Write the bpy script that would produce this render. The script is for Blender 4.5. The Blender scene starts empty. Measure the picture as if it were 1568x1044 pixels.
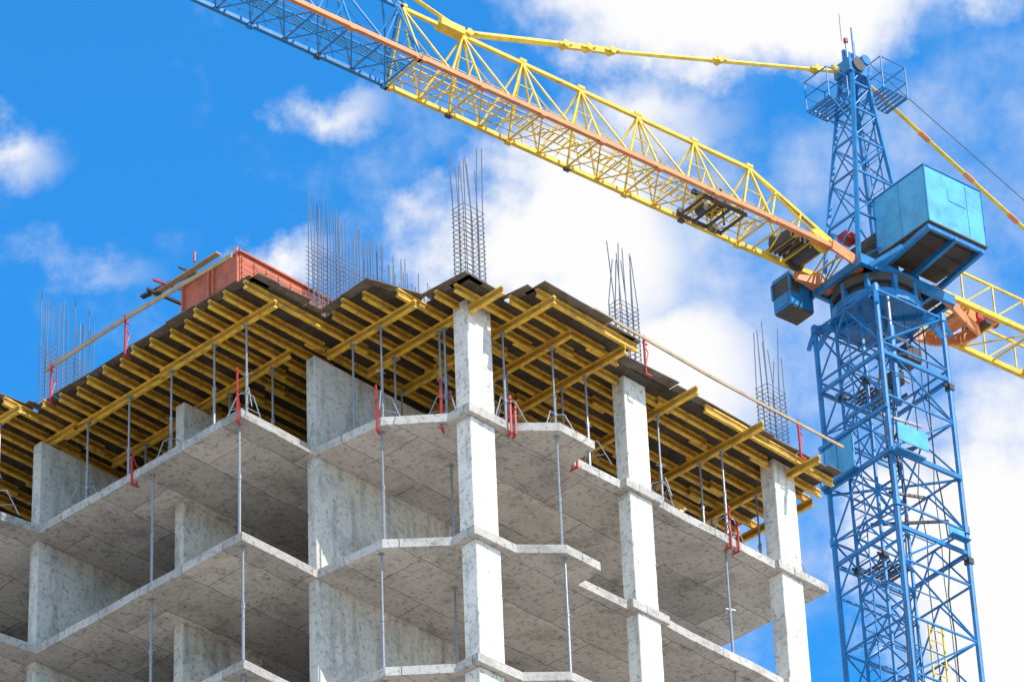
import bpy, math, random, bmesh
from mathutils import Vector, Matrix
random.seed(7)
S=bpy.context.scene
GZ=1.7            # camera height above ground
ZA=50.577+GZ      # top of the uppermost finished slab

# ---------------------------------------------------------------- camera
f=6728.1; th=math.radians(34.4671); ro=math.radians(2.4886); ps=math.radians(42.8232)
F=Vector((math.cos(ps)*math.cos(th),math.sin(ps)*math.cos(th),math.sin(th)))
R0=Vector((math.sin(ps),-math.cos(ps),0)); U0=R0.cross(F)
R=R0*math.cos(ro)-U0*math.sin(ro); U=U0*math.cos(ro)+R0*math.sin(ro)
cd=bpy.data.cameras.new("camera"); cam=bpy.data.objects.new("camera",cd); S.collection.objects.link(cam)
m=Matrix.Identity(4)
for i in range(3):
    m[i][0]=R[i]; m[i][1]=U[i]; m[i][2]=-F[i]
m[2][3]=GZ
cam.matrix_world=m
cd.sensor_width=36; cd.lens=36*f/1568; cd.clip_end=20000; cd.clip_start=.5
S.camera=cam
S.view_settings.view_transform='Standard'; S.view_settings.look='None'; S.view_settings.exposure=0

# ---------------------------------------------------------------- materials
def nt(name):
    m=bpy.data.materials.new(name); m.use_nodes=True
    return m,m.node_tree.nodes,m.node_tree.links,m.node_tree.nodes["Principled BSDF"]
def ramp(n,stops):
    r=n.new("ShaderNodeValToRGB"); e=r.color_ramp.elements
    while len(e)<len(stops): e.new(.5)
    for k,(p,c) in enumerate(stops):
        e[k].position=p; e[k].color=(c[0],c[1],c[2],1) if hasattr(c,'__len__') else (c,c,c,1)
    return r
def mulc(n,l,a,b):
    mx=n.new("ShaderNodeMix"); mx.data_type='RGBA'; mx.blend_type='MULTIPLY'; mx.inputs[0].default_value=1
    l.new(a,mx.inputs[6]); l.new(b,mx.inputs[7]); return mx.outputs[2]
def concrete(name,base,panels=None,seam=.38,streak=False,stain=.62):
    m,n,l,b=nt(name)
    tc=n.new("ShaderNodeTexCoord")
    n1=n.new("ShaderNodeTexNoise"); n1.inputs["Scale"].default_value=.9; n1.inputs["Detail"].default_value=6; n1.inputs["Roughness"].default_value=.75
    n2=n.new("ShaderNodeTexNoise"); n2.inputs["Scale"].default_value=9; n2.inputs["Detail"].default_value=4; n2.inputs["Roughness"].default_value=.75
    l.new(tc.outputs["Object"],n1.inputs["Vector"]); l.new(tc.outputs["Object"],n2.inputs["Vector"])
    W=lambda k:(min(k*1.10,1),k,k*.87)
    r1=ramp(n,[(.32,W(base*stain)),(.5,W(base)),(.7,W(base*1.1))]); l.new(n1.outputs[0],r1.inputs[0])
    r2=ramp(n,[(.34,.52),(.47,1.0),(.75,1.06)]); l.new(n2.outputs[0],r2.inputs[0])
    out=mulc(n,l,r1.outputs[0],r2.outputs[0])
    if streak:
        mp=n.new("ShaderNodeMapping"); mp.inputs["Scale"].default_value=(5,5,.7); l.new(tc.outputs["Object"],mp.inputs[0])
        n4=n.new("ShaderNodeTexNoise"); n4.inputs["Scale"].default_value=1; n4.inputs["Detail"].default_value=4; l.new(mp.outputs[0],n4.inputs["Vector"])
        r4=ramp(n,[(.33,.74),(.48,1.0)]); l.new(n4.outputs[0],r4.inputs[0]); out=mulc(n,l,out,r4.outputs[0])
    if panels:
        br=n.new("ShaderNodeTexBrick"); br.inputs["Scale"].default_value=1
        br.inputs["Brick Width"].default_value=panels[0]; br.inputs["Row Height"].default_value=panels[1]
        br.inputs["Mortar Size"].default_value=.013; br.inputs["Mortar Smooth"].default_value=.3
        br.inputs["Color1"].default_value=(1,1,1,1); br.inputs["Color2"].default_value=(.64,.64,.65,1); br.inputs["Mortar"].default_value=(seam,seam,seam,1)
        n3=n.new("ShaderNodeTexNoise"); n3.inputs["Scale"].default_value=1.5; n3.inputs["Detail"].default_value=1
        l.new(tc.outputs["Object"],n3.inputs["Vector"])
        va=n.new("ShaderNodeVectorMath"); va.operation='MULTIPLY_ADD'; va.inputs[1].default_value=(.15,.15,.06)
        l.new(n3.outputs["Color"],va.inputs[0]); l.new(tc.outputs["Object"],va.inputs[2]); l.new(va.outputs[0],br.inputs["Vector"])
        out=mulc(n,l,out,br.outputs[0])
    l.new(out,b.inputs["Base Color"]); b.inputs["Roughness"].default_value=.92
    b.inputs["Specular IOR Level"].default_value=.2
    bp=n.new("ShaderNodeBump"); bp.inputs["Strength"].default_value=.4; bp.inputs["Distance"].default_value=.025
    l.new(n2.outputs[0],bp.inputs["Height"]); l.new(bp.outputs[0],b.inputs["Normal"])
    return m
def paint(name,col,rough=.55,dirt=(.2,.14,.09),amt=.35,scale=4,metal=0):
    m,n,l,b=nt(name)
    tc=n.new("ShaderNodeTexCoord"); n1=n.new("ShaderNodeTexNoise"); n1.inputs["Scale"].default_value=scale; n1.inputs["Detail"].default_value=4; n1.inputs["Roughness"].default_value=.7
    l.new(tc.outputs["Object"],n1.inputs["Vector"])
    r=ramp(n,[(.42,0),(.75,amt*2 if amt<.5 else 1)]); l.new(n1.outputs[0],r.inputs[0])
    mx=n.new("ShaderNodeMix"); mx.data_type='RGBA'; l.new(r.outputs[0],mx.inputs[0])
    mx.inputs[6].default_value=(*col,1); mx.inputs[7].default_value=(*dirt,1)
    l.new(mx.outputs[2],b.inputs["Base Color"]); b.inputs["Roughness"].default_value=rough; b.inputs["Metallic"].default_value=metal
    return m
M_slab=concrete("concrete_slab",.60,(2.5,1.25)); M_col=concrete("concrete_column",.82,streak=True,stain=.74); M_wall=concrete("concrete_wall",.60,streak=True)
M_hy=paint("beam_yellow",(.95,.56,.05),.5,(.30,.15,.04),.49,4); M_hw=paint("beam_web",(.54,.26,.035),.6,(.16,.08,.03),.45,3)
M_ply=paint("plywood_film",(.045,.032,.024),.6,(.13,.10,.065),.45,2.5)
M_ply2=paint("plywood_edge_sheet",(.12,.09,.065),.7,(.26,.21,.15),.45,2.5)
M_galv=paint("galvanised_steel",(.34,.35,.37),.4,(.22,.21,.20),.3,10,.4)
M_red=paint("red_paint",(.55,.025,.025),.5,(.25,.08,.05),.3,8)
M_or=paint("orange_form_panel",(.64,.16,.08),.6,(.34,.10,.05),.49,3)
M_rebar=paint("rebar_steel",(.15,.17,.21),.55,(.2,.15,.12),.3,8,.2)
M_wood=paint("timber_plank",(.50,.36,.20),.75,(.25,.18,.12),.4,3)
M_dark=paint("dark_steel",(.05,.05,.055),.5,(.12,.08,.06),.3,6)
M_ground=paint("ground_gravel",(.40,.36,.31),.95,(.30,.27,.23),.4,.08)
M_blue=paint("crane_blue",(.015,.23,.53),.38,(.03,.10,.18),.42,3)
M_lblue=paint("crane_panel_blue",(.10,.46,.72),.4,(.05,.22,.36),.45,1.6)
M_yel=paint("crane_yellow",(.92,.62,.035),.45,(.45,.24,.05),.42,3)
M_ora=paint("crane_orange",(.86,.29,.08),.5,(.45,.18,.08),.42,3)
M_rust=paint("rusty_underside",(.075,.07,.06),.8,(.18,.09,.05),.45,1.5)

# ---------------------------------------------------------------- mesh builder
class MB:
    def __init__(s): s.v=[];s.f=[];s.m=[]
    def box(s,x0,x1,y0,y1,z0,z1,mi=0):
        b=len(s.v); s.v+=[(x0,y0,z0),(x1,y0,z0),(x1,y1,z0),(x0,y1,z0),(x0,y0,z1),(x1,y0,z1),(x1,y1,z1),(x0,y1,z1)]
        for q in ((3,2,1,0),(4,5,6,7),(0,1,5,4),(1,2,6,5),(2,3,7,6),(3,0,4,7)): s.f.append([b+i for i in q]); s.m.append(mi)
    def beam(s,p,q,w,h,mi=0,up=(0,0,1)):
        p=Vector(p);q=Vector(q);d=(q-p)
        if d.length<1e-6:return
        d.normalize(); up=Vector(up)
        if abs(d.dot(up))>.99: up=Vector((1,0,0))
        a=d.cross(up).normalized()*(w/2); c=a.cross(d).normalized()*(h/2); b=len(s.v)
        for o in (p,q):
            for e in (-a-c,a-c,a+c,-a+c): s.v.append(tuple(o+e))
        for t in ((3,2,1,0),(4,5,6,7),(0,1,5,4),(1,2,6,5),(2,3,7,6),(3,0,4,7)): s.f.append([b+i for i in t]); s.m.append(mi)
    def tube(s,p,q,r,mi=0,n=6,r2=None):
        p=Vector(p);q=Vector(q);d=q-p
        if d.length<1e-6:return
        d.normalize(); a=d.orthogonal().normalized(); c=d.cross(a); b=len(s.v); r2=r if r2 is None else r2
        for o,rr in ((p,r),(q,r2)):
            for i in range(n):
                t=2*math.pi*i/n; s.v.append(tuple(o+a*(rr*math.cos(t))+c*(rr*math.sin(t))))
        for i in range(n):
            j=(i+1)%n; s.f.append([b+i,b+j,b+n+j,b+n+i]); s.m.append(mi)
        s.f.append([b+n-1-i for i in range(n)]); s.m.append(mi); s.f.append([b+n+i for i in range(n)]); s.m.append(mi)
    def prism(s,poly,z0,z1,mi=0):
        b=len(s.v);n=len(poly)
        s.v+=[(x,y,z0) for x,y in poly]+[(x,y,z1) for x,y in poly]
        s.f.append([b+i for i in range(n)][::-1]);s.m.append(mi);s.f.append([b+n+i for i in range(n)]);s.m.append(mi)
        for i in range(n):
            j=(i+1)%n; s.f.append([b+i,b+j,b+n+j,b+n+i]);s.m.append(mi)
    def obj(s,name,mats,parent=None,bev=0,smooth=False):
        me=bpy.data.meshes.new(name); me.from_pydata(s.v,[],s.f); me.polygons.foreach_set("material_index",s.m)
        for q in mats: me.materials.append(q)
        bm=bmesh.new();bm.from_mesh(me);bmesh.ops.recalc_face_normals(bm,faces=bm.faces);bm.to_mesh(me);bm.free()
        o=bpy.data.objects.new(name,me); S.collection.objects.link(o)
        if parent:o.parent=parent
        if bev:
            k=o.modifiers.new("bevel",'BEVEL');k.width=bev;k.segments=1;k.limit_method='ANGLE'
        return o
def empty(name):
    o=bpy.data.objects.new(name,None); S.collection.objects.link(o); o.empty_display_size=.5; return o

# ---------------------------------------------------------------- ground
g=MB(); g.v=[(-6000,-6000,0),(6000,-6000,0),(6000,6000,0),(-6000,6000,0)]; g.f=[[0,1,2,3]]; g.m=[0]; g.obj("ground",[M_ground])

# ---------------------------------------------------------------- building
bld=empty("concrete_building")
outline=[(50.45,76),(50.45,62.02),(51.6,61.85),(51.68,55.6),(53.83,55.64),(54.02,53.9),(54.98,52.85),(54.98,52.22),(56.2,52.2),(56.92,51.5),(57.98,51.5),(58.02,52.2),(59.5,52.17),(59.5,52.0),(60.62,52.0),(60.62,52.12),(64.4,52.08),(64.4,51.97),(66.05,51.97),(66.05,76)]
def rough_outline(seed):
    # cast edges are never perfectly straight: add small kinks along each side
    rr=random.Random(seed); P=[]
    for i in range(len(outline)):
        a=Vector(outline[i]);b=Vector(outline[(i+1)%len(outline)]);d=b-a;L=d.length
        P.append((a.x+rr.uniform(-.025,.025),a.y+rr.uniform(-.025,.025)))
        if L<16 and L>1.5:
            k=int(L/.9); d.normalize(); nr=Vector((-d.y,d.x))
            for j in range(1,k):
                c=a+d*(L*j/k+rr.uniform(-.15,.15))+nr*rr.uniform(-.022,.022); P.append((c.x,c.y))
    return P
nfl=18
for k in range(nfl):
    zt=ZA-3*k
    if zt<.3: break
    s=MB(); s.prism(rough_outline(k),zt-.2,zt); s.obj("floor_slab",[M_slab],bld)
cols=[(55.15,55.87,52.35,52.78),(59.72,60.42,52.08,52.45),(64.62,65.32,52.06,52.48)]
walls=[(53.84,57.9,55.66,55.92),(53.0,55.3,58.85,59.12),(51.75,55.2,62.1,62.37),(53.2,56,65.6,65.85),(51.2,55,68.9,69.15),
 (58.6,58.85,57.2,66),(62.4,62.65,56.6,66),(55.4,55.65,59.5,68),(58.85,66,60,60.25)]
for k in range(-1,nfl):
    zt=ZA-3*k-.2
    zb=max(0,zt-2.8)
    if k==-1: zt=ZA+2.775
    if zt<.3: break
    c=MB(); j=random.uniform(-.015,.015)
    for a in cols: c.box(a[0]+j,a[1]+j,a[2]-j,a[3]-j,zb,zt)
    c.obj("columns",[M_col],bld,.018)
    w=MB()
    for i,a in enumerate(walls):
        w.box(*a,zb,zt-(.42 if k==-1 else 0))
    w.obj("shear_walls",[M_wall],bld,.012)

# ---------------------------------------------------------------- props
def prop(name,x,y,z0,z1,tripod=False,rot=0):
    s=MB(); h=z1-z0
    s.box(-.06,.06,-.06,.06,0,.008); s.box(-.06,.06,-.06,.06,h-.008,h)
    jz=h*random.uniform(.44,.56)
    s.tube((0,0,.008),(0,0,jz),.032,0,8); s.tube((0,0,jz),(0,0,h-.008),.024,0,8)
    s.tube((0,0,jz-.1),(0,0,jz+.02),.042,0,8); s.tube((-.13,0,jz-.02),(.1,.03,jz-.02),.009,0,5)
    s.tube((0,0,jz-.35),(0,0,jz-.32),.04,0,8)
    if tripod:
        for t in (0,2.1,4.2):
            a=(math.cos(t)*.05,math.sin(t)*.05,.68); q=(math.cos(t)*.48,math.sin(t)*.48,.02); kn=(math.cos(t)*.2,math.sin(t)*.2,.66)
            s.tube(a,kn,.014,0,5); s.tube(kn,q,.014,0,5); s.tube((math.cos(t)*.04,math.sin(t)*.04,.3),(math.cos(t)*.36,math.sin(t)*.36,.3),.009,0,5)
        s.tube((0,0,.62),(0,0,.72),.045,0,8)
    o=s.obj(name,[M_galv]); o.location=(x,y,z0); o.rotation_euler[2]=rot; return o
for k in (0,1,2,3,4):
    for (x,y) in [(51.85,55.8),(51.85,58.55),(54.2,54.1),(57.05,51.7),(63.1,52.35),(56.2,54.0)]:
        prop("shoring_prop",x+random.uniform(-.05,.05),y+random.uniform(-.05,.05),ZA-3*k-3,ZA-3*k-.2,False,random.random()*6)
ZP=ZA+2.8         # top of the plywood
zs=ZP-.021        # top of secondary beams
zp=zs-.2          # top of primary beams
prim=[(52.05,54.95,62.4),(53.55,56.1,61.9),(54.2,52.95,55.6),(55.2,51.35,55.5),(56.25,50.85,55.5),(58.7,51.1,59.8),(61.0,51.1,59.8),(63.1,51.05,59.8),(65.05,51.1,59.8),(50.7,61.6,68),(57.4,51.5,59.5),(66.3,52.4,59.8)]
for i,(x,y0,y1) in enumerate(prim):
    y=y0+.55; j=0
    while y<min(y1,y0+7.5):
        yy=y
        if x==52.05: yy=max(y,55.85)
        elif x==54.2: yy=max(y,54.0)
        elif x==55.2: yy=max(y,53.1)
        elif x==56.25: yy=max(y,52.4)
        elif x>58.2: yy=max(y,52.3)
        elif x==57.4: yy=max(y,51.7)
        if x==50.7: yy=max(y,62.25)
        if x<66: prop("shoring_prop",x,yy,ZA,zp-.2,j%2==0 ,random.random()*6)
        y+=1.35; j+=1
# ---------------------------------------------------------------- formwork deck
deck=empty("formwork_deck")
dpoly=[(50.1,70),(50.1,61.9),(51.25,61.75),(51.35,54.9),(53.35,54.8),(53.3,53.3),(54.55,52.95),(54.6,51.75),(55.85,51.8),(55.95,51.0),(58.95,51.0),(59.05,51.75),(66.3,51.55),(66.3,70)]
def ibeam(s,p,q,along):
    x0,y0,z=p;x1,y1,_=q
    if along=='x':
        s.box(x0,x1,y0-.04,y0+.04,z-.04,z,0);s.box(x0+.003,x1-.003,y0-.0135,y0+.0135,z-.16,z-.04,1);s.box(x0,x1,y0-.04,y0+.04,z-.2,z-.16,0)
    else:
        s.box(x0-.04,x0+.04,y0,y1,z-.04,z,0);s.box(x0-.0135,x0+.0135,y0+.003,y1-.003,z-.16,z-.04,1);s.box(x0-.04,x0+.04,y0,y1,z-.2,z-.16,0)
def hits(poly,y):
    r=[]
    for i in range(len(poly)):
        a=poly[i];b=poly[(i+1)%len(poly)]
        if (a[1]-y)*(b[1]-y)<0: r.append(a[0]+(y-a[1])/(b[1]-a[1])*(b[0]-a[0]))
    r.sort();return list(zip(r[::2],r[1::2]))
sb=MB(); y=51.12
while y<69.5:
    for (a,b) in hits(dpoly,y):
        a+=random.uniform(-.15,.08); x=a
        if b-a<.7: continue
        off=0
        while x<b:
            L=random.choice([2.9,3.3,3.6]); e=min(x+L,b+random.uniform(-.05,.15))
            ibeam(sb,(x,y+off,zs),(e,y+off,zs),'x')
            x=e-.45 if e<b-.1 else b+1; off=.09 if off==0 else 0
    y+=.5+random.uniform(-.07,.07)
sb.obj("secondary_beams",[M_hy,M_hw],deck)
pb=MB()
for (x,y0,y1) in prim:
    y=y0;off=0
    while y<y1:
        e=min(y+3.6,y1); ibeam(pb,(x+off,y,zp),(x+off,e,zp),'y'); y=e-.4 if e<y1-.05 else y1+1; off=.09 if off==0 else 0
pb.obj("primary_beams",[M_hy,M_hw],deck)
pl=MB()
pl.prism([(x+(.12 if x<60 else -.1),y+.12) for x,y in dpoly],zs+.001,zs+.021)
def sheet(cx,cy,lx,ly,z,rot):
    c,s_=math.cos(rot),math.sin(rot)
    pl.prism([(cx+a*c-b*s_,cy+a*s_+b*c) for a,b in ((-lx/2,-ly/2),(lx/2,-ly/2),(lx/2,ly/2),(-lx/2,ly/2))],z,z+.02,1)
for i in range(1,len(dpoly)-2):
    a=Vector(dpoly[i]);b=Vector(dpoly[i+1]);d=b-a;L=d.length;d.normalize();nrm=Vector((-d.y,d.x))
    t=0;k=0
    while t<L-.2:
        w=min(random.choice([.62,1.25,.9]),L-t); o=random.uniform(-.18,.0)
        c=a+d*(t+w/2)+nrm*(.3+o); sheet(c.x,c.y,w-.01,.6,zs+.022+.021*(k%2),math.atan2(d.y,d.x)+random.uniform(-.03,.03)); t+=w;k+=1
pl.obj("plywood_sheets",[M_ply,M_ply2],deck)

# ---------------------------------------------------------------- rebar
def cage(x0,x1,y0,y1,z0,ht,hb,name="column_rebar_cage"):
    s=MB(); pts=[]
    for i in range(4):
        t=i/3; pts+=[(x0+(x1-x0)*t,y0),(x0+(x1-x0)*t,y1)]
    pts+=[(x0,(y0+y1)/2),(x1,(y0+y1)/2)]
    for (x,y) in pts:
        h=hb+random.uniform(-.5,.25); mid=(x+random.uniform(-.02,.02),y,z0+ht)
        s.tube((x,y,z0-.1),mid,.012,0,5); s.tube(mid,(x+random.uniform(-.09,.09),y+random.uniform(-.09,.09),z0+h),.012,0,5)
    z=z0+.1
    while z<z0+ht:
        e=.015;t=[random.uniform(-.02,.02) for _ in range(4)]
        P=[(x0-e,y0-e,z+t[0]),(x1+e,y0-e,z+t[1]),(x1+e,y1+e,z+t[2]),(x0-e,y1+e,z+t[3])]
        for i in range(4): s.tube(P[i],P[(i+1)%4],.0075,0,4)
        z+=.12
    return s.obj(name,[M_rebar])
cage(55.2,55.8,52.4,52.73,ZP,2.5,4.1); cage(59.77,60.37,52.12,52.42,ZP,2.1,3.5); cage(64.67,65.27,52.1,52.44,ZP,2.1,3.5)
def wallbars(x0,x1,y0,y1,hfun,hh,step=.2,name="wall_rebar_mesh",j=.4):
    s=MB(); x=x0
    while x<=x1:
        for y in (y0,y1):
            h=hfun((x-x0)/(x1-x0))+random.uniform(-j,j*.7)
            s.tube((x,y,ZP-.1),(x+random.uniform(-.05,.05),y+random.uniform(-.05,.05),ZP+h),.0105,0,4)
        x+=step
    z=ZP+.15
    while z<ZP+hh:
        for y in (y0-.014,y1+.014): s.tube((x0-.05,y,z),(x1+.05-(random.random()*.6 if z>ZP+hh*.7 else 0),y,z),.0075,0,4)
        z+=.12
    s.obj(name,[M_rebar])
wallbars(53.9,57.9,55.7,55.88,lambda t:3.9-.9*t,2.55,.14)
wallbars(51.85,53.4,62.15,62.33,lambda t:3.5,2.3,.16)
wallbars(53.05,54.9,58.9,59.08,lambda t:2.6,1.2,.35)
wallbars(50.6,52.0,65.6,65.8,lambda t:3.2,1.6,.18)

# ---------------------------------------------------------------- orange wall shutter box
s=MB(); x0,x1,y0,y1,z0,z1=51.98,54.95,55.98,57.8,ZP,ZP+1.5
t=.06
s.box(x0,x0+t,y0,y1,z0,z1);s.box(x1-t,x1,y0,y1,z0,z1);s.box(x0+t,x1-t,y0,y0+t,z0,z1);s.box(x0+t,x1-t,y1-t,y1,z0,z1)
for k in (0,2.2,2.6,5):
    y=y0+.05+k*(y1-y0-.1)/5; s.box(x0-.06,x0,y-.025,y+.025,z0,z1)
for k in range(9):
    x=x0+.05+k*(x1-x0-.1)/8; s.box(x-.012,x+.012,y0-.03,y0,z0,z1-.1)
for k in range(9): s.box(x0,x1,y0-.045,y0-.031,z0+.1+k*.15,z0+.112+k*.15)
s.box(x0-.05,x1+.05,y0-.06,y0+.06,z1+.002,z1+.045);s.box(x0-.05,x0+.05,y0+.061,y1,z1+.002,z1+.045)
s.tube((x0,y0+.1,z1),(x0,y0+.1,z1+.2),.03); s.tube((x0-.1,y0+.1,z1+.12),(x0+.15,y0+.1,z1+.12),.02)
s.obj("orange_formwork_box",[M_or])
s=MB()   # loose planks and scaffold tubes lying over the far end of the box
zz=z1+.07
s.beam((51.75,56.4,zz+.03),(51.78,58.5,zz+.03),.14,.035,0)
s.beam((51.9,57.3,zz+.09),(51.7,58.8,zz+.09),.12,.05,1)
s.tube((52.4,57.9,zz+.05),(51.4,58.1,zz+.05),.035,2);s.tube((52.3,57.4,zz+.16),(51.6,57.5,zz+.16),.03,1);s.tube((52.4,58.3,zz),(51.5,58.4,zz),.05,1)
s.tube((51.6,57.0,zz+.05),(51.6,57.0,zz+.3),.03,2)
s.obj("scaffold_planks",[M_wood,M_dark,M_red])

# ---------------------------------------------------------------- guard rails
def rail(name,pts,posts,z,w=.035,h=.11):
    s=MB()
    for a,b in zip(pts[:-1],pts[1:]): s.beam((*a,z),(*b,z+.0),w,h,0)
    for (x,y) in posts:
        s.box(x-.02,x+.02,y-.02,y+.02,ZP-.12,z+.09,1)
        s.box(x-.02,x+.16,y-.02,y+.02,ZP-.16,ZP-.12,1); s.box(x-.06,x+.1,y-.015,y+.015,z-.12,z-.09,1)
        s.tube((x,y,ZP+.02),(x+.12,y,ZP+.45),.013,1);s.tube((x+.12,y,ZP+.45),(x+.02,y,ZP+.55),.013,1)
    return s.obj(name,[M_wood,M_red])
rail("edge_guard_rail",[(51.25,61.4),(51.2,58.8),(51.3,55.5)],[(51.22,61.2),(51.2,58.75)],ZP+.85)
rail("edge_guard_rail",[(50.05,66),(50.1,62.1)],[(50.1,62.6)],ZP+.55)
rail("edge_guard_rail",[(58.3,51.55),(62.2,51.58),(66.4,51.45)],[(59.9,51.6),(64.9,51.5)],ZP+.75,h=.07)
def clamp(x,y,ax,ay,zt=ZA,h=.75):
    s=MB(); s.box(-.018,.018,-.018,.018,-.3,h); s.box(-.02,.25,-.02,.02,.03,.06); s.box(-.02,.2,-.02,.02,-.32,-.285)
    s.tube((.14,0,-.285),(.14,0,-.21),.018); s.box(-.05,.02,-.015,.015,.4,.43); s.box(-.05,.02,-.015,.015,h-.1,h-.07)
    s.tube((.02,.0,.4),(.22,0,.06),.012)
    o=s.obj("guard_rail_post",[M_red]); o.location=(x,y,zt); o.rotation_euler[2]=math.atan2(ay,ax)
for (x,y,ax,ay,h) in [(51.62,58.95,1,0,.5),(51.6,55.65,1,.6,1.0),(53.97,53.95,1,.6,.8),(54.92,53.0,1,.6,.95),(56.1,52.12,.5,1,.6),(56.22,52.1,.5,1,.4),(58.1,52.12,0,1,.3),(62.9,52.05,0,1,.75),(63.15,52.05,0,1,.45)]:
    clamp(x,y,ax,ay,ZA,h)
# stacked timber offcuts and spare beams left on the finished slab
s=MB(); rr=random.Random(11)
for (cx,cy,nn) in ((52.6,57.0,5),(54.7,54.2,4),(57.2,52.3,5),(61.8,52.7,6),(63.8,53.0,4),(52.3,60.4,5)):
    for q in range(nn):
        an=rr.uniform(0,3.1); L=rr.uniform(.5,1.1); zz=ZA+.03+q*.055
        s.beam((cx-math.cos(an)*L/2,cy-math.sin(an)*L/2+q*.03,zz),(cx+math.cos(an)*L/2,cy+math.sin(an)*L/2+q*.03,zz),.09,.045,rr.choice([0,0,1]))
s.obj("timber_offcuts",[M_wood,M_hy])

# ---------------------------------------------------------------- tower crane (local frame: +x along jib, z=0 at jib level)
crane=empty("tower_crane"); crane.location=(72.25,54.53,63.17+GZ); crane.rotation_euler[2]=math.atan2(.128,-.992)
WB=-(63.17+GZ)
B,LB,Y,O,D,RU,RD,GV=range(8); CM=[M_blue,M_lblue,M_yel,M_ora,M_dark,M_rust,M_red,M_galv]
s=MB(); a=1.12
cor=[(a,-a),(a,a),(-a,a),(-a,-a)]
for (x,y) in cor: s.tube((x,y,WB),(x,y,-1.2),.068,B,8)
ph=1.55; z=-1.35; k=0
while z>WB+1:
    z2=z-ph
    for i in range(4):
        p=Vector(cor[i]+(0,));q=Vector(cor[(i+1)%4]+(0,)); mid=(p+q)/2
        s.beam(p+Vector((0,0,z)),q+Vector((0,0,z)),.045,.045,B)
        if i in (0,2):
            s.tube(p+Vector((0,0,z2)),mid+Vector((0,0,z)),.026,B,5); s.tube(q+Vector((0,0,z2)),mid+Vector((0,0,z)),.026,B,5)
        else:
            if (k+i)%2: s.tube(p+Vector((0,0,z2)),q+Vector((0,0,z)),.028,B,5)
            else: s.tube(q+Vector((0,0,z2)),p+Vector((0,0,z)),.028,B,5)
            s.tube(p+Vector((0,0,z2+ph/2)),mid+Vector((0,0,z2+ph/2)),.018,B,5)
    if k%4==0:
        for (x,y) in cor: s.tube((x,y,z-.1),(x,y,z+.1),.1,B,8)
    z=z2;k+=1
for zc in (-6.2,-13.7):
    s.beam((a,-a,zc),(-a,a,zc+.1),.05,.05,B); s.beam((a,a,zc),(-a,-a,zc+.1),.05,.05,B)
s.obj("mast",CM,crane)
# inner climbing section, ladder, platforms
s=MB(); b=.45; ox,oy=.3,-.3; ic=[(b+ox,-b+oy),(b+ox,b+oy),(-b+ox,b+oy),(-b+ox,-b+oy)]
zi=-24
for (x,y) in ic: s.tube((x,y,zi),(x,y,-1.2),.05,B,6)
z=-1.5;k=0
while z>zi+1:
    for i in range(4):
        p=Vector(ic[i]+(0,));q=Vector(ic[(i+1)%4]+(0,))
        s.beam(p+Vector((0,0,z)),q+Vector((0,0,z)),.035,.035,B)
        s.tube(p+Vector((0,0,z if (k+i)%2 else z-.85)),q+Vector((0,0,z-.85 if (k+i)%2 else z)),.022,B,5)
    z-=.85;k+=1
for sx in (-.2,.2): s.tube((.98,sx-.3,WB),(.98,sx-.3,-1.3),.018,B,5)
z=-1.5
while z>-30: s.tube((.98,-.5,z),(.98,-.1,z),.011,B,4); z-=.3
for zc in (-3.2,-8.2,-13.2,-18.2):
    for q in range(7): s.box(-.5+q*.13,-.42+q*.13,-1.0,-.2,zc,zc+.025,D)
    for i in range(4):
        p=Vector(cor[i]+(0,));q=Vector(cor[(i+1)%4]+(0,)); s.beam(p+Vector((0,0,zc)),q+Vector((0,0,zc)),.07,.10,B)
    for (x,y) in (ic[0],ic[1],cor[2]):
        s.box(x-.08,x+.08,y-.09,y+.09,zc-.3,zc-.14,D); s.tube((x-.15,y,zc-.2),(x+.2,y,zc-.2),.035,D)
rr=random.Random(3)
for (x,y,r,zc) in ((.3,.5,.02,-20),(-.3,.6,.014,-28),(.9,.85,.02,-24),(-.95,.6,.018,-30),(-.5,.9,.012,-19)):
    pz=-1.3; px,py=x,y
    while pz>zc:
        nx,ny=x+rr.uniform(-.09,.09),y+rr.uniform(-.09,.09); s.tube((px,py,pz),(nx,ny,pz-1.3),r,D,5); px,py,pz=nx,ny,pz-1.3
for q in range(14):
    zc=-1.8-q*.42; s.beam((rr.uniform(-.9,.2),rr.uniform(.2,.9),zc),(rr.uniform(-.2,.9),rr.uniform(-.3,.8),zc-rr.uniform(-.3,.5)),.05,.07,D if q%3 else GV)
s.box(-.7,-.2,.2,.7,-2.6,-2.2,D); s.box(.1,.4,.4,.8,-3.6,-3.25,RU)
# lower yellow access ladder inside the mast
for (x,y) in ((.1,.75),(-.35,.75)): s.tube((x,y,-30),(x,y,-10.3),.03,Y,6)
z=-10.5
while z>-29: s.tube((.1,.75,z),(-.35,.75,z),.014,Y,4); z-=.3
for q in range(5): s.beam((-.35,.75,-11.3-q*.6),(-1.0,.3,-11.0-q*.6),.03,.03,Y)
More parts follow.
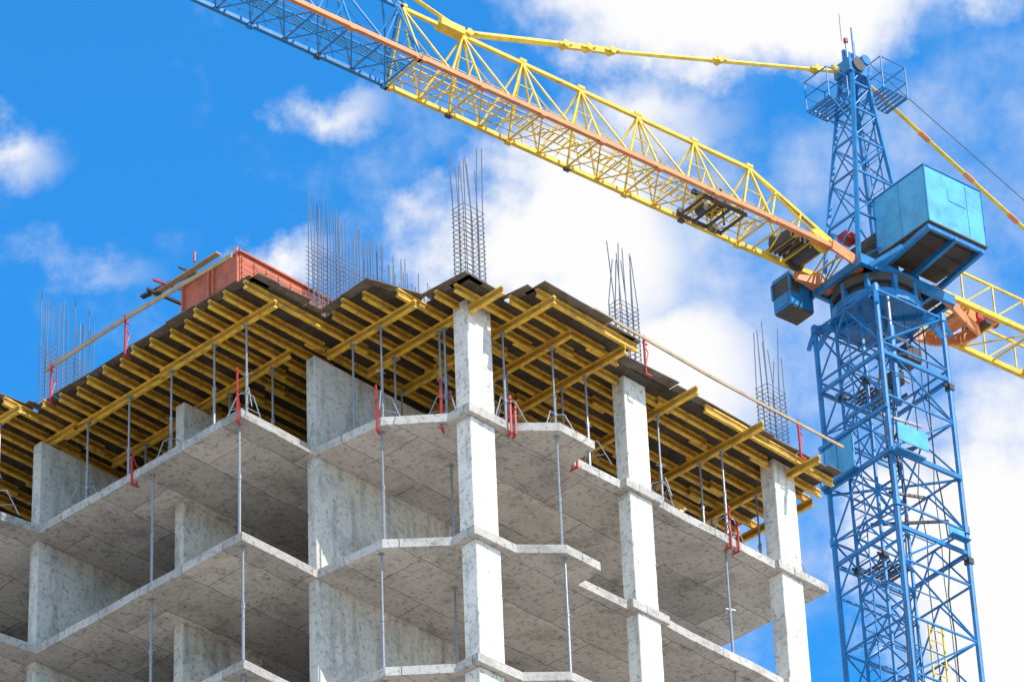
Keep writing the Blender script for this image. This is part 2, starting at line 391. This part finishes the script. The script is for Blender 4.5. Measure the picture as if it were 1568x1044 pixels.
# climbing collar with light blue plates
s.box(1.15,1.18,-1.2,-.1,-5.9,-4.9,LB); s.box(-.1,.9,1.15,1.18,-5.7,-5.2,LB)
s.box(1.19,1.38,-1.2,.1,-6.1,-6.05,B); s.box(.3,1.2,1.19,1.45,-6.2,-6.15,B)
s.beam((1.2,-1.25,-4.85),(1.2,1.2,-4.85),.08,.1,B); s.beam((1.2,1.2,-6.1),(-1.1,1.2,-6.1),.08,.12,B); s.beam((1.2,-1.2,-6.1),(1.2,1.2,-6.1),.08,.12,B)
for y in (-1.15,-.5,.05): s.tube((1.36,y,-6.1),(1.36,y,-5.1),.016,B,5)
s.tube((1.36,-1.15,-5.1),(1.36,.05,-5.1),.016,B,5)
s.box(-1.0,-.5,1.16,1.19,-7.85,-7.65,LB); s.box(-1.0,-.4,1.2,1.4,-8.0,-7.97,B)
s.tube((.6,1.0,-4.5),(.6,1.0,-2.2),.09,B,8); s.tube((.6,1.0,-2.2),(.6,1.0,-1.3),.045,GV,8)
s.obj("mast_inner_section",CM,crane)
# slewing turret
s=MB()
s.tube((0,0,-1.25),(0,0,-1.0),1.15,B,24); s.tube((0,0,-1.0),(0,0,-.75),1.0,D,24); s.tube((0,0,-.75),(0,0,-.5),1.12,RU,24)
for i in range(10):
    t=i*.628; s.box(math.cos(t)*1.08-.06,math.cos(t)*1.08+.06,math.sin(t)*1.08-.06,math.sin(t)*1.08+.06,-1.3,-.55,B)
for (x,y) in cor:
    s.beam((x,y,-1.95),(x*.68,y*.68,-1.1),.12,.12,B); s.beam((x,y,-1.35),(x*.1,y*.1,-1.2),.14,.2,B)
    s.beam((x,y,-1.35),(x*1.12,y*1.12,-1.9),.1,.1,B)
for y in (-.85,.85): s.beam((1.3,y,-.35),(-1.9,y,-.35),.12,.28,B)
for x in (1.2,.4,-.5,-1.2,-1.85): s.beam((x,-.79,-.36),(x,.79,-.36),.1,.22,B)
s.box(-1.8,1.1,-.78,.78,-.2,-.17,RU)
for x in (.25,-.65,-1.55): s.beam((x,.5,-.05),(x,2.35,.2),.1,.16,B)
s.beam((.25,2.3,.22),(-1.6,2.3,.22),.08,.14,B)
s.beam((1.1,1.0,-.6),(.5,1.6,-.1),.12,.12,B)
s.tube((.5,-.5,-.5),(.5,-.5,.1),.16,D,10); s.box(-.9,-.5,.3,.7,-.16,.2,RU)
s.obj("slewing_turret",CM,crane)
# machinery house
s=MB(); x0,x1,y0,y1,z0,z1=-1.68,.28,.52,2.38,.36,2.05
s.box(x0,x1,y0,y1,z0,z1,LB); s.box(x0-.025,x1+.025,y0-.025,y1+.025,z1+.002,z1+.035,B); s.box(x0-.02,x1+.02,y0-.02,y1+.02,z0-.05,z0-.002,RU)
for (x,y) in ((x0,y0),(x1,y0),(x1,y1),(x0,y1)): s.box(x-.018,x+.018,y-.018,y+.018,z0,z1,B)
s.box(x0+.55,x0+.562,y1+.001,y1+.01,z0+.05,z1-.05,B); s.box(x0+.6,x0+1.2,y1+.001,y1+.015,z0+.9,z0+1.3,LB)
s.box(x1+.001,x1+.008,y0+.9,y0+.912,z0+.03,z1-.03,B)
for y in (1.0,1.5,2.0): s.box(x0,x1,y-.03,y+.03,z0-.11,z0-.051,RU)
s.tube((x1-.2,y1-.2,z1),(x1-.2,y1-.2,z1+.1),.03,D)
s.obj("machinery_house",CM,crane,.006)
# operator cab beside the slewing ring
s=MB(); x0,x1,y0,y1,z0,z1=1.15,1.9,-1.7,-1.05,-.85,.15
s.box(x0,x1,y0,y1,z0,z0+.42,B); s.box(x0,x1,y0,y1,z1-.12,z1,B)
for (x,y) in ((x0,y0),(x1,y0),(x1,y1),(x0,y1)): s.box(x-.035,x+.035,y-.035,y+.035,z0+.42,z1-.12,B)
s.box(x0+.03,x1-.02,y0+.02,y1-.02,z0+.42,z1-.12,RU); s.box(x0+.02,x1-.02,y0+.02,y1-.02,z0-.05,z0-.001,RU)
s.box(x1+.001,x1+.015,y0+.1,y1-.1,z0+.06,z0+.38,B); s.box(x0+.1,x0+.45,y1+.001,y1+.012,z0+.1,z1-.2,B)
for x in (x0+.1,x1-.1): s.beam((x,y1-.05,z1),(x*.6,-.8,-.25),.07,.07,B)
s.obj("operator_cab",CM,crane,.006)
# tower head
s=MB(); base=[(1.12,-.65),(1.12,.65),(-.9,.65),(-.9,-.65)]; top=[(.22,-.22),(.22,.22),(-.2,.22),(-.2,-.22)]; zb_,zt_=-.2,6.7
def hp(i,t): 
    return Vector((base[i%4][0]*(1-t)+top[i%4][0]*t,base[i%4][1]*(1-t)+top[i%4][1]*t,zb_+(zt_-zb_)*t))
for i in range(4): s.beam(hp(i,0),hp(i,1),.10,.10,B)
lv=[0,.24,.45,.62,.77,.9,1]
for k,t in enumerate(lv):
    for i in range(4):
        s.beam(hp(i,t),hp(i+1,t),.05,.05,B)
        if k<len(lv)-1:
            s.tube(hp(i,t),hp(i+1,lv[k+1]),.022,B,5)
            if i in(0,2): s.tube(hp(i+1,t),hp(i,lv[k+1]),.022,B,5)
s.box(-.35,.4,-.3,.3,6.35,6.75,B); s.tube((.1,-.36,6.6),(.1,.36,6.6),.2,D,12); s.tube((-.2,-.34,6.9),(-.2,.34,6.9),.15,B,12)
s.box(-.3,.3,-.04,.04,6.75,7.2,B)
s.tube((0,.1,6.75),(0,.1,8.0),.028,B,5);s.tube((-.25,-.1,6.75),(-.25,-.1,7.8),.02,B,5);s.tube((.25,.1,6.75),(.25,.1,7.4),.03,B);s.tube((.25,.1,7.4),(.25,.1,7.52),.06,RD,8);s.tube((.3,0,7.5),(.3,0,8.4),.008,D,4)
def railbox(x0,x1,y0,y1,z0,h):
    n_=6
    for q in range(n_): 
        w_=(x1-x0)/n_; s.box(x0+q*w_,x0+(q+.55)*w_,y0,y1,z0,z0+.025,B)
    for (x,y) in ((x0,y0),(x1,y0),(x1,y1),(x0,y1)): s.tube((x,y,z0),(x,y,z0+h),.02,B,5)
    for zz in (z0,z0+h*.5,z0+h):
        P=[(x0,y0,zz),(x1,y0,zz),(x1,y1,zz),(x0,y1,zz)]
        for i in range(4): s.tube(P[i],P[(i+1)%4],.018,B,5)
railbox(.45,1.15,-.65,.2,5.2,.95); railbox(-1.2,-.35,-.1,.7,5.85,1.0)
for y in (-.5,.2): s.beam((.35,y*.5,4.8),(1.1,y,5.2),.04,.04,B)
for y in (-.2,.2): s.tube((-.75,y,0),(-.25,y,6.2),.018,B,5)
z=.3
while z<6: 
    xx=-.75+.5*z/6.2; s.tube((xx,-.2,z),(xx,.2,z),.01,B,4); z+=.3
s.tube((.1,-.5,.9),(.1,.5,.9),.26,RU,14); s.box(-.4,.5,-.5,.5,.1,.5,RU); s.tube((-.45,-.4,.9),(-.45,.4,.9),.2,D,12); s.box(.25,.65,-.5,-.15,1.2,1.4,RD)
s.obj("tower_head",CM,crane)
# jib
def jib(name,u0,u1,col,hz,n):
    s=MB(); y1_,y2_,yt=.5,-.8,-.15; du=(u1-u0)/n
    s.beam((u0,y1_,0),(u1,y1_,0),.11,.12,O); s.beam((u0,y2_,0),(u1,y2_,0),.10,.11,col); s.beam((u0,yt,hz),(u1,yt,hz),.09,.09,col)
    for i in range(n+1):
        u=u0+i*du
        s.tube((u,y1_,0),(u,yt,hz+.02),.034,col,6); s.tube((u,y2_,0),(u,yt,hz+.02),.034,col,6); s.tube((u,y1_,0),(u,y2_,0),.028,col,6)
        s.box(u-.1,u+.1,yt-.06,yt+.06,hz+.04,hz+.12,col)
        s.box(u-.08,u+.08,y1_-.07,y1_+.07,-.1,-.061,O); s.box(u-.08,u+.08,y2_-.065,y2_+.065,-.1,-.056,D if i%2 else col)
        if i<n:
            h=u+du/2
            for yy in (y1_,y2_):
                s.tube((u,yt,hz),(h,yy,0),.03,col,6); s.tube((u+du,yt,hz),(h,yy,0),.03,col,6)
                ym=yy+(yt-yy)*.45; zm=hz*.45
                s.tube((u,ym,zm),(u+du*.25,yy,0),.016,col,5); s.tube((u+du,ym,zm),(u+du*.75,yy,0),.016,col,5)
                s.tube((u,ym,zm),(u+du*.28,yy+(yt-yy)*.45,zm),.014,col,5)
            s.tube((h,y1_,0),(h,y2_,0),.024,col,5)
            s.tube((u,y1_,0),(h,y2_,0),.02,col,5); s.tube((h,y2_,0),(u+du,y1_,0),.02,col,5)
            s.tube((u,y2_,0),(h,y1_,0),.016,col,5); s.tube((h,y1_,0),(u+du,y2_,0),.016,col,5)
    for q in (0.0,-.3): s.tube((u0,q,.08),(u1,q,.08),.02,col,5)
    for q in (.04,-.34): s.tube((u0,q,.62),(u1,q,.62),.012,col,5)
    u=u0
    while u<u1:
        s.box(u,u+.03,-.3,0,.07,.085,col if col==Y else LB); u+=.16 if col==Y else .07
    for q in (.2,-.5): s.tube((u0,q,.02),(u1,q,.02),.008,D,4)
    s.obj(name,CM,crane)
jib("jib_yellow_section",3.85,14.65,Y,1.9,6); jib("jib_blue_section",14.75,34,B,1.9,10)
s=MB()
for yy,c in ((.5,O),(-.8,Y)):
    s.beam((3.84,yy,0),(1.2,yy*.9,0),.13,.13,c); s.tube((3.85,-.15,1.9),(2.2,yy,0),.03,Y,5); s.tube((3.0,yy,0),(2.2,-.15,1.2),.03,Y,5);s.tube((3.84,yy,0),(3.0,-.15,1.55),.03,Y,5);s.tube((2.2,yy,0),(1.5,-.15,.85),.03,Y,5)
s.beam((3.84,-.15,1.9),(.7,-.15,.55),.09,.09,Y)
for u in (3.4,2.9,2.4,1.9,1.4): s.tube((u,.5,0),(u,-.8,0),.03,Y,5); s.tube((u,.5,0),(u-.5,-.8,0),.022,Y,5)
s.tube((2.1,-.6,.15),(2.1,.3,.15),.24,D,14); s.tube((2.1,-.66,.15),(2.1,-.61,.15),.34,RU,14); s.tube((2.1,.31,.15),(2.1,.35,.15),.34,Y,14)
for q in range(4): s.box(2.5+q*.15,2.56+q*.15,-.55,.25,-.06,.25,RU)
s.tube((2.45,-.45,.3),(3.0,-.45,.3),.1,D,8)
s.prism([(1.9,-.85),(.9,-.85),(.9,-.55),(1.9,-.75)],-.3,.08,O); s.beam((1.9,.56,-.02),(.9,.56,-.25),.06,.32,O); s.beam((1.9,-.86,-.02),(.9,-.86,-.28),.06,.32,O); s.beam((1.0,-.8,-.3),(1.0,.5,-.3),.2,.2,O)
s.obj("jib_root",CM,crane)
# trolley: open frame with wheels, drum and cross members
s=MB()
for y in (-.62,.32): s.beam((4.5,y,-.08),(5.9,y,-.08),.05,.10,RU)
for u in (4.55,5.0,5.4,5.85): s.beam((u,-.6,-.09),(u,.3,-.09),.05,.06,RU)
for u in (4.65,5.75):
    for y in (-.7,.4): s.tube((u,y-.04,.1),(u,y+.04,.1),.10,D,10)
s.tube((5.05,-.4,.25),(5.05,.1,.25),.16,RU,12); s.tube((5.05,.1,.25),(5.05,.14,.25),.22,D,12);s.tube((5.05,-.44,.25),(5.05,-.4,.25),.22,Y,12)
s.beam((4.6,-.4,0),(5.2,.2,.5),.05,.05,D); s.beam((5.7,-.5,0),(5.4,.1,.55),.05,.05,Y); s.tube((5.4,-.2,.4),(5.75,-.2,.4),.1,D,8)
s.tube((5.6,-.25,-.12),(5.6,.05,-.12),.1,D,10)
s.obj("trolley",CM,crane)
# pendants
s=MB(); y=-.15
s.tube((13.1,y,1.9),(9.7,y,3.1),.085,Y,6); s.tube((8.2,y,3.6),(.5,y,6.5),.055,Y,6); s.beam((9.8,y,3.06),(8.1,y,3.63),.10,.16,Y)
s.tube((-.3,y+.1,6.6),(-13,y+.1,.9),.055,Y,6)
for q in range(8): s.tube((-.8-q*1.5,y+.1,6.6-(.5+q*1.5)*.449),(-1.1-q*1.5,y+.1,6.6-(.8+q*1.5)*.449),.075,O,6)
for u,w in ((9.7,3.1),(8.2,3.6),(12.7,2.05),(8.95,3.35),(1.2,6.25),(4.6,4.97)):
    s.tube((u,-.26,w),(u,-.04,w),.10,Y,8); s.beam((u-.22,-.15,w+.085),(u+.22,-.15,w-.085),.2,.05,Y)
s.tube((.6,-.15,6.55),(.2,-.15,6.6),.1,Y,8)
s.tube((-.2,.3,6.9),(-14,.1,1.6),.012,D,4)
s.beam((13.6,-.15,1.95),(12.9,-.15,1.95),.3,.2,Y)
for q in ((14.6,.5,0),(14.6,-.8,0)): s.tube((15.3,-.15,2.6),q,.03,B,5)
s.tube((15.3,-.15,2.6),(16.2,-.15,1.9),.04,B,5);s.tube((15.3,-.15,2.6),(14.3,-.15,1.9),.04,B,5); s.tube((15.3,-.15,2.6),(13.1,-.15,2.1),.05,Y,6)
s.obj("pendant_bars",CM,crane)
# counter jib
s=MB(); 
for yy,c in ((.72,O),(-.78,Y)):
    s.beam((-1.3,yy,-.1),(-13.5,yy,-.1),.12,.14,c if yy<0 else Y); s.beam((-2.4,yy,.85),(-13.5,yy,.85),.06,.06,Y)
    u=-2.4
    while u>-13.4:
        s.tube((u,yy,-.1),(u,yy,.85),.028,Y,5); s.tube((u,yy,-.1),(u-1.1,yy,.85),.022,Y,5); u-=1.1
u=-1.5;k=0
while u>-13.4:
    s.tube((u,.72,-.1),(u,-.78,-.1),.035,Y,5); s.tube((u,.72 if k%2 else -.78,-.1),(u-1.1,-.78 if k%2 else .72,-.1),.025,Y,5); u-=1.1;k+=1
pts=[(-1.35,.78,-.2),(-1.9,.78,-.42),(-2.5,.6,-.5),(-3.1,.35,-.38),(-3.5,.1,-.15)]
for p,q in zip(pts[:-1],pts[1:]): s.beam(p,q,.08,.3,O); s.beam((p[0],-p[1]+.02,p[2]),(q[0],-q[1]+.02,q[2]),.08,.3,O)
s.beam((-2.4,-.6,-.35),(-2.4,.6,-.35),.2,.12,O); s.tube((-2.9,-.35,.0),(-2.9,.4,.0),.22,O,14); s.tube((-2.9,.4,.0),(-2.9,.44,.0),.3,O,14)
s.tube((-3.6,-.4,.1),(-3.6,.4,.1),.2,RU,12); s.tube((-3.95,.3,.1),(-3.5,.3,.1),.13,RD,10); s.box(-3.3,-3.1,.2,.5,-.15,.2,RD)
for i in range(5): s.box(-13.2+i*.5,-12.75+i*.5,-.7,.65,-1.4,.6,GV)
s.obj("counter_jib",CM,crane)

# ---------------------------------------------------------------- lights & sky
el=math.radians(46); az=Vector((.18,-1,0)).normalized()
sd=Vector((az.x*math.cos(el),az.y*math.cos(el),math.sin(el)))
L=bpy.data.lights.new("sun",'SUN'); L.energy=5; L.angle=math.radians(.5); L.color=(1,.965,.93)
lo=bpy.data.objects.new("sun",L); S.collection.objects.link(lo); lo.rotation_euler=sd.to_track_quat('Z','Y').to_euler(); lo.location=(0,-40,90)
W=bpy.data.worlds.new("World"); S.world=W; W.use_nodes=True; n=W.node_tree.nodes; l=W.node_tree.links
bg=n["Background"]; outn=n["World Output"]
sky=n.new("ShaderNodeTexSky"); sky.sky_type='NISHITA'; sky.sun_disc=False; sky.sun_elevation=el; sky.sun_rotation=math.atan2(az.x,az.y); sky.ozone_density=2; sky.dust_density=.3; sky.air_density=1
tint=n.new("ShaderNodeMix"); tint.data_type='RGBA'; tint.blend_type='MULTIPLY'; tint.inputs[0].default_value=1; tint.inputs[7].default_value=(.30,1.58,2.4,1)
l.new(sky.outputs[0],tint.inputs[6]); l.new(tint.outputs[2],bg.inputs[0]); bg.inputs[1].default_value=.13
def mth(op,a,b=None,c=None,clamp=False):
    q=n.new("ShaderNodeMath");q.operation=op;q.use_clamp=clamp
    for i,v in enumerate((a,b,c)):
        if v is None: continue
        if isinstance(v,(int,float)): q.inputs[i].default_value=v
        else: l.new(v,q.inputs[i])
    return q.outputs[0]
tc=n.new("ShaderNodeTexCoord"); sp=n.new("ShaderNodeSeparateXYZ"); l.new(tc.outputs["Generated"],sp.inputs[0])
azn=mth('MULTIPLY',mth('ARCTAN2',sp.outputs[1],sp.outputs[0]),180/math.pi); eln=mth('MULTIPLY',mth('ARCSINE',sp.outputs[2]),180/math.pi)
cmb=n.new("ShaderNodeCombineXYZ"); l.new(mth('MULTIPLY',azn,-.82),cmb.inputs[0]); l.new(eln,cmb.inputs[1])   # degrees on the sky
nz=n.new("ShaderNodeTexNoise"); nz.inputs["Scale"].default_value=.5; nz.inputs["Detail"].default_value=7; nz.inputs["Roughness"].default_value=.6
l.new(cmb.outputs[0],nz.inputs["Vector"])
wp=n.new("ShaderNodeVectorMath"); wp.operation='MULTIPLY_ADD'; wp.inputs[1].default_value=(2.6,2.6,0); l.new(nz.outputs["Color"],wp.inputs[0]); l.new(cmb.outputs[0],wp.inputs[2])
wofs=(1.3,1.3)
# clouds: (degrees right, degrees up, half width, half height, weight) relative to azimuth 42.8 / elevation 34.5
cl=[(.7,1.2,2.5,1.9,1.15),(1.8,-.5,2.3,1.7,1.0),(3.5,4.4,4.0,1.25,1.15),(2.0,2.9,2.0,.8,.5),(-2.3,3.0,1.2,.6,.55),(-6.7,2.0,1.0,.8,.62),(6.4,-3.2,3.0,3.6,1.2),(-5.2,.8,1.1,.35,.2),(-3.0,1.0,1.0,.5,.6),(6.6,4.4,.9,.8,.6),(4.0,0,8,7,.30)]
acc=None
for (r_,u_,w_,h_,k_) in cl:
    cx=-(42.82*.82)+r_+wofs[0]; cy=34.47+u_-.0434*r_+wofs[1]
    v1=n.new("ShaderNodeVectorMath"); v1.operation='MULTIPLY_ADD'; l.new(wp.outputs[0],v1.inputs[0]); v1.inputs[1].default_value=(1/w_,1/h_,0); v1.inputs[2].default_value=(-cx/w_,-cy/h_,0)
    v3=n.new("ShaderNodeVectorMath"); v3.operation='LENGTH'; l.new(v1.outputs[0],v3.inputs[0])
    o=mth('MULTIPLY_ADD',v3.outputs["Value"],-k_,k_)
    acc=o if acc is None else mth('MAXIMUM',acc,o)
# unseen rest of the sky: broad scattered cloud, added as white fill light
cosv=n.new("ShaderNodeVectorMath"); cosv.operation='DOT_PRODUCT'; l.new(tc.outputs["Generated"],cosv.inputs[0]); cosv.inputs[1].default_value=tuple(F)
far=n.new("ShaderNodeMapRange"); l.new(cosv.outputs["Value"],far.inputs[0]); far.inputs[1].default_value=.96; far.inputs[2].default_value=.88; far.inputs[3].default_value=0; far.inputs[4].default_value=1
gen=n.new("ShaderNodeTexNoise"); gen.inputs["Scale"].default_value=3; gen.inputs["Detail"].default_value=4; l.new(tc.outputs["Generated"],gen.inputs["Vector"])
acc=mth('MAXIMUM',acc,mth('MULTIPLY_ADD',far.outputs[0],mth('MULTIPLY_ADD',gen.outputs[0],5,-1.2),-1))
dn=mth('ADD',acc,mth('MULTIPLY',mth('SUBTRACT',nz.outputs[0],.5),1.0))
mr=n.new("ShaderNodeMapRange"); mr.interpolation_type='SMOOTHSTEP'; l.new(dn,mr.inputs[0]); mr.inputs[1].default_value=.02; mr.inputs[2].default_value=.66
bg2=n.new("ShaderNodeBackground"); bg2.inputs[0].default_value=(.99,.985,.99,1); bg2.inputs[1].default_value=1.0
mix=n.new("ShaderNodeMixShader"); l.new(mr.outputs[0],mix.inputs[0]); l.new(bg.outputs[0],mix.inputs[1]); l.new(bg2.outputs[0],mix.inputs[2]); l.new(mix.outputs[0],outn.inputs[0])
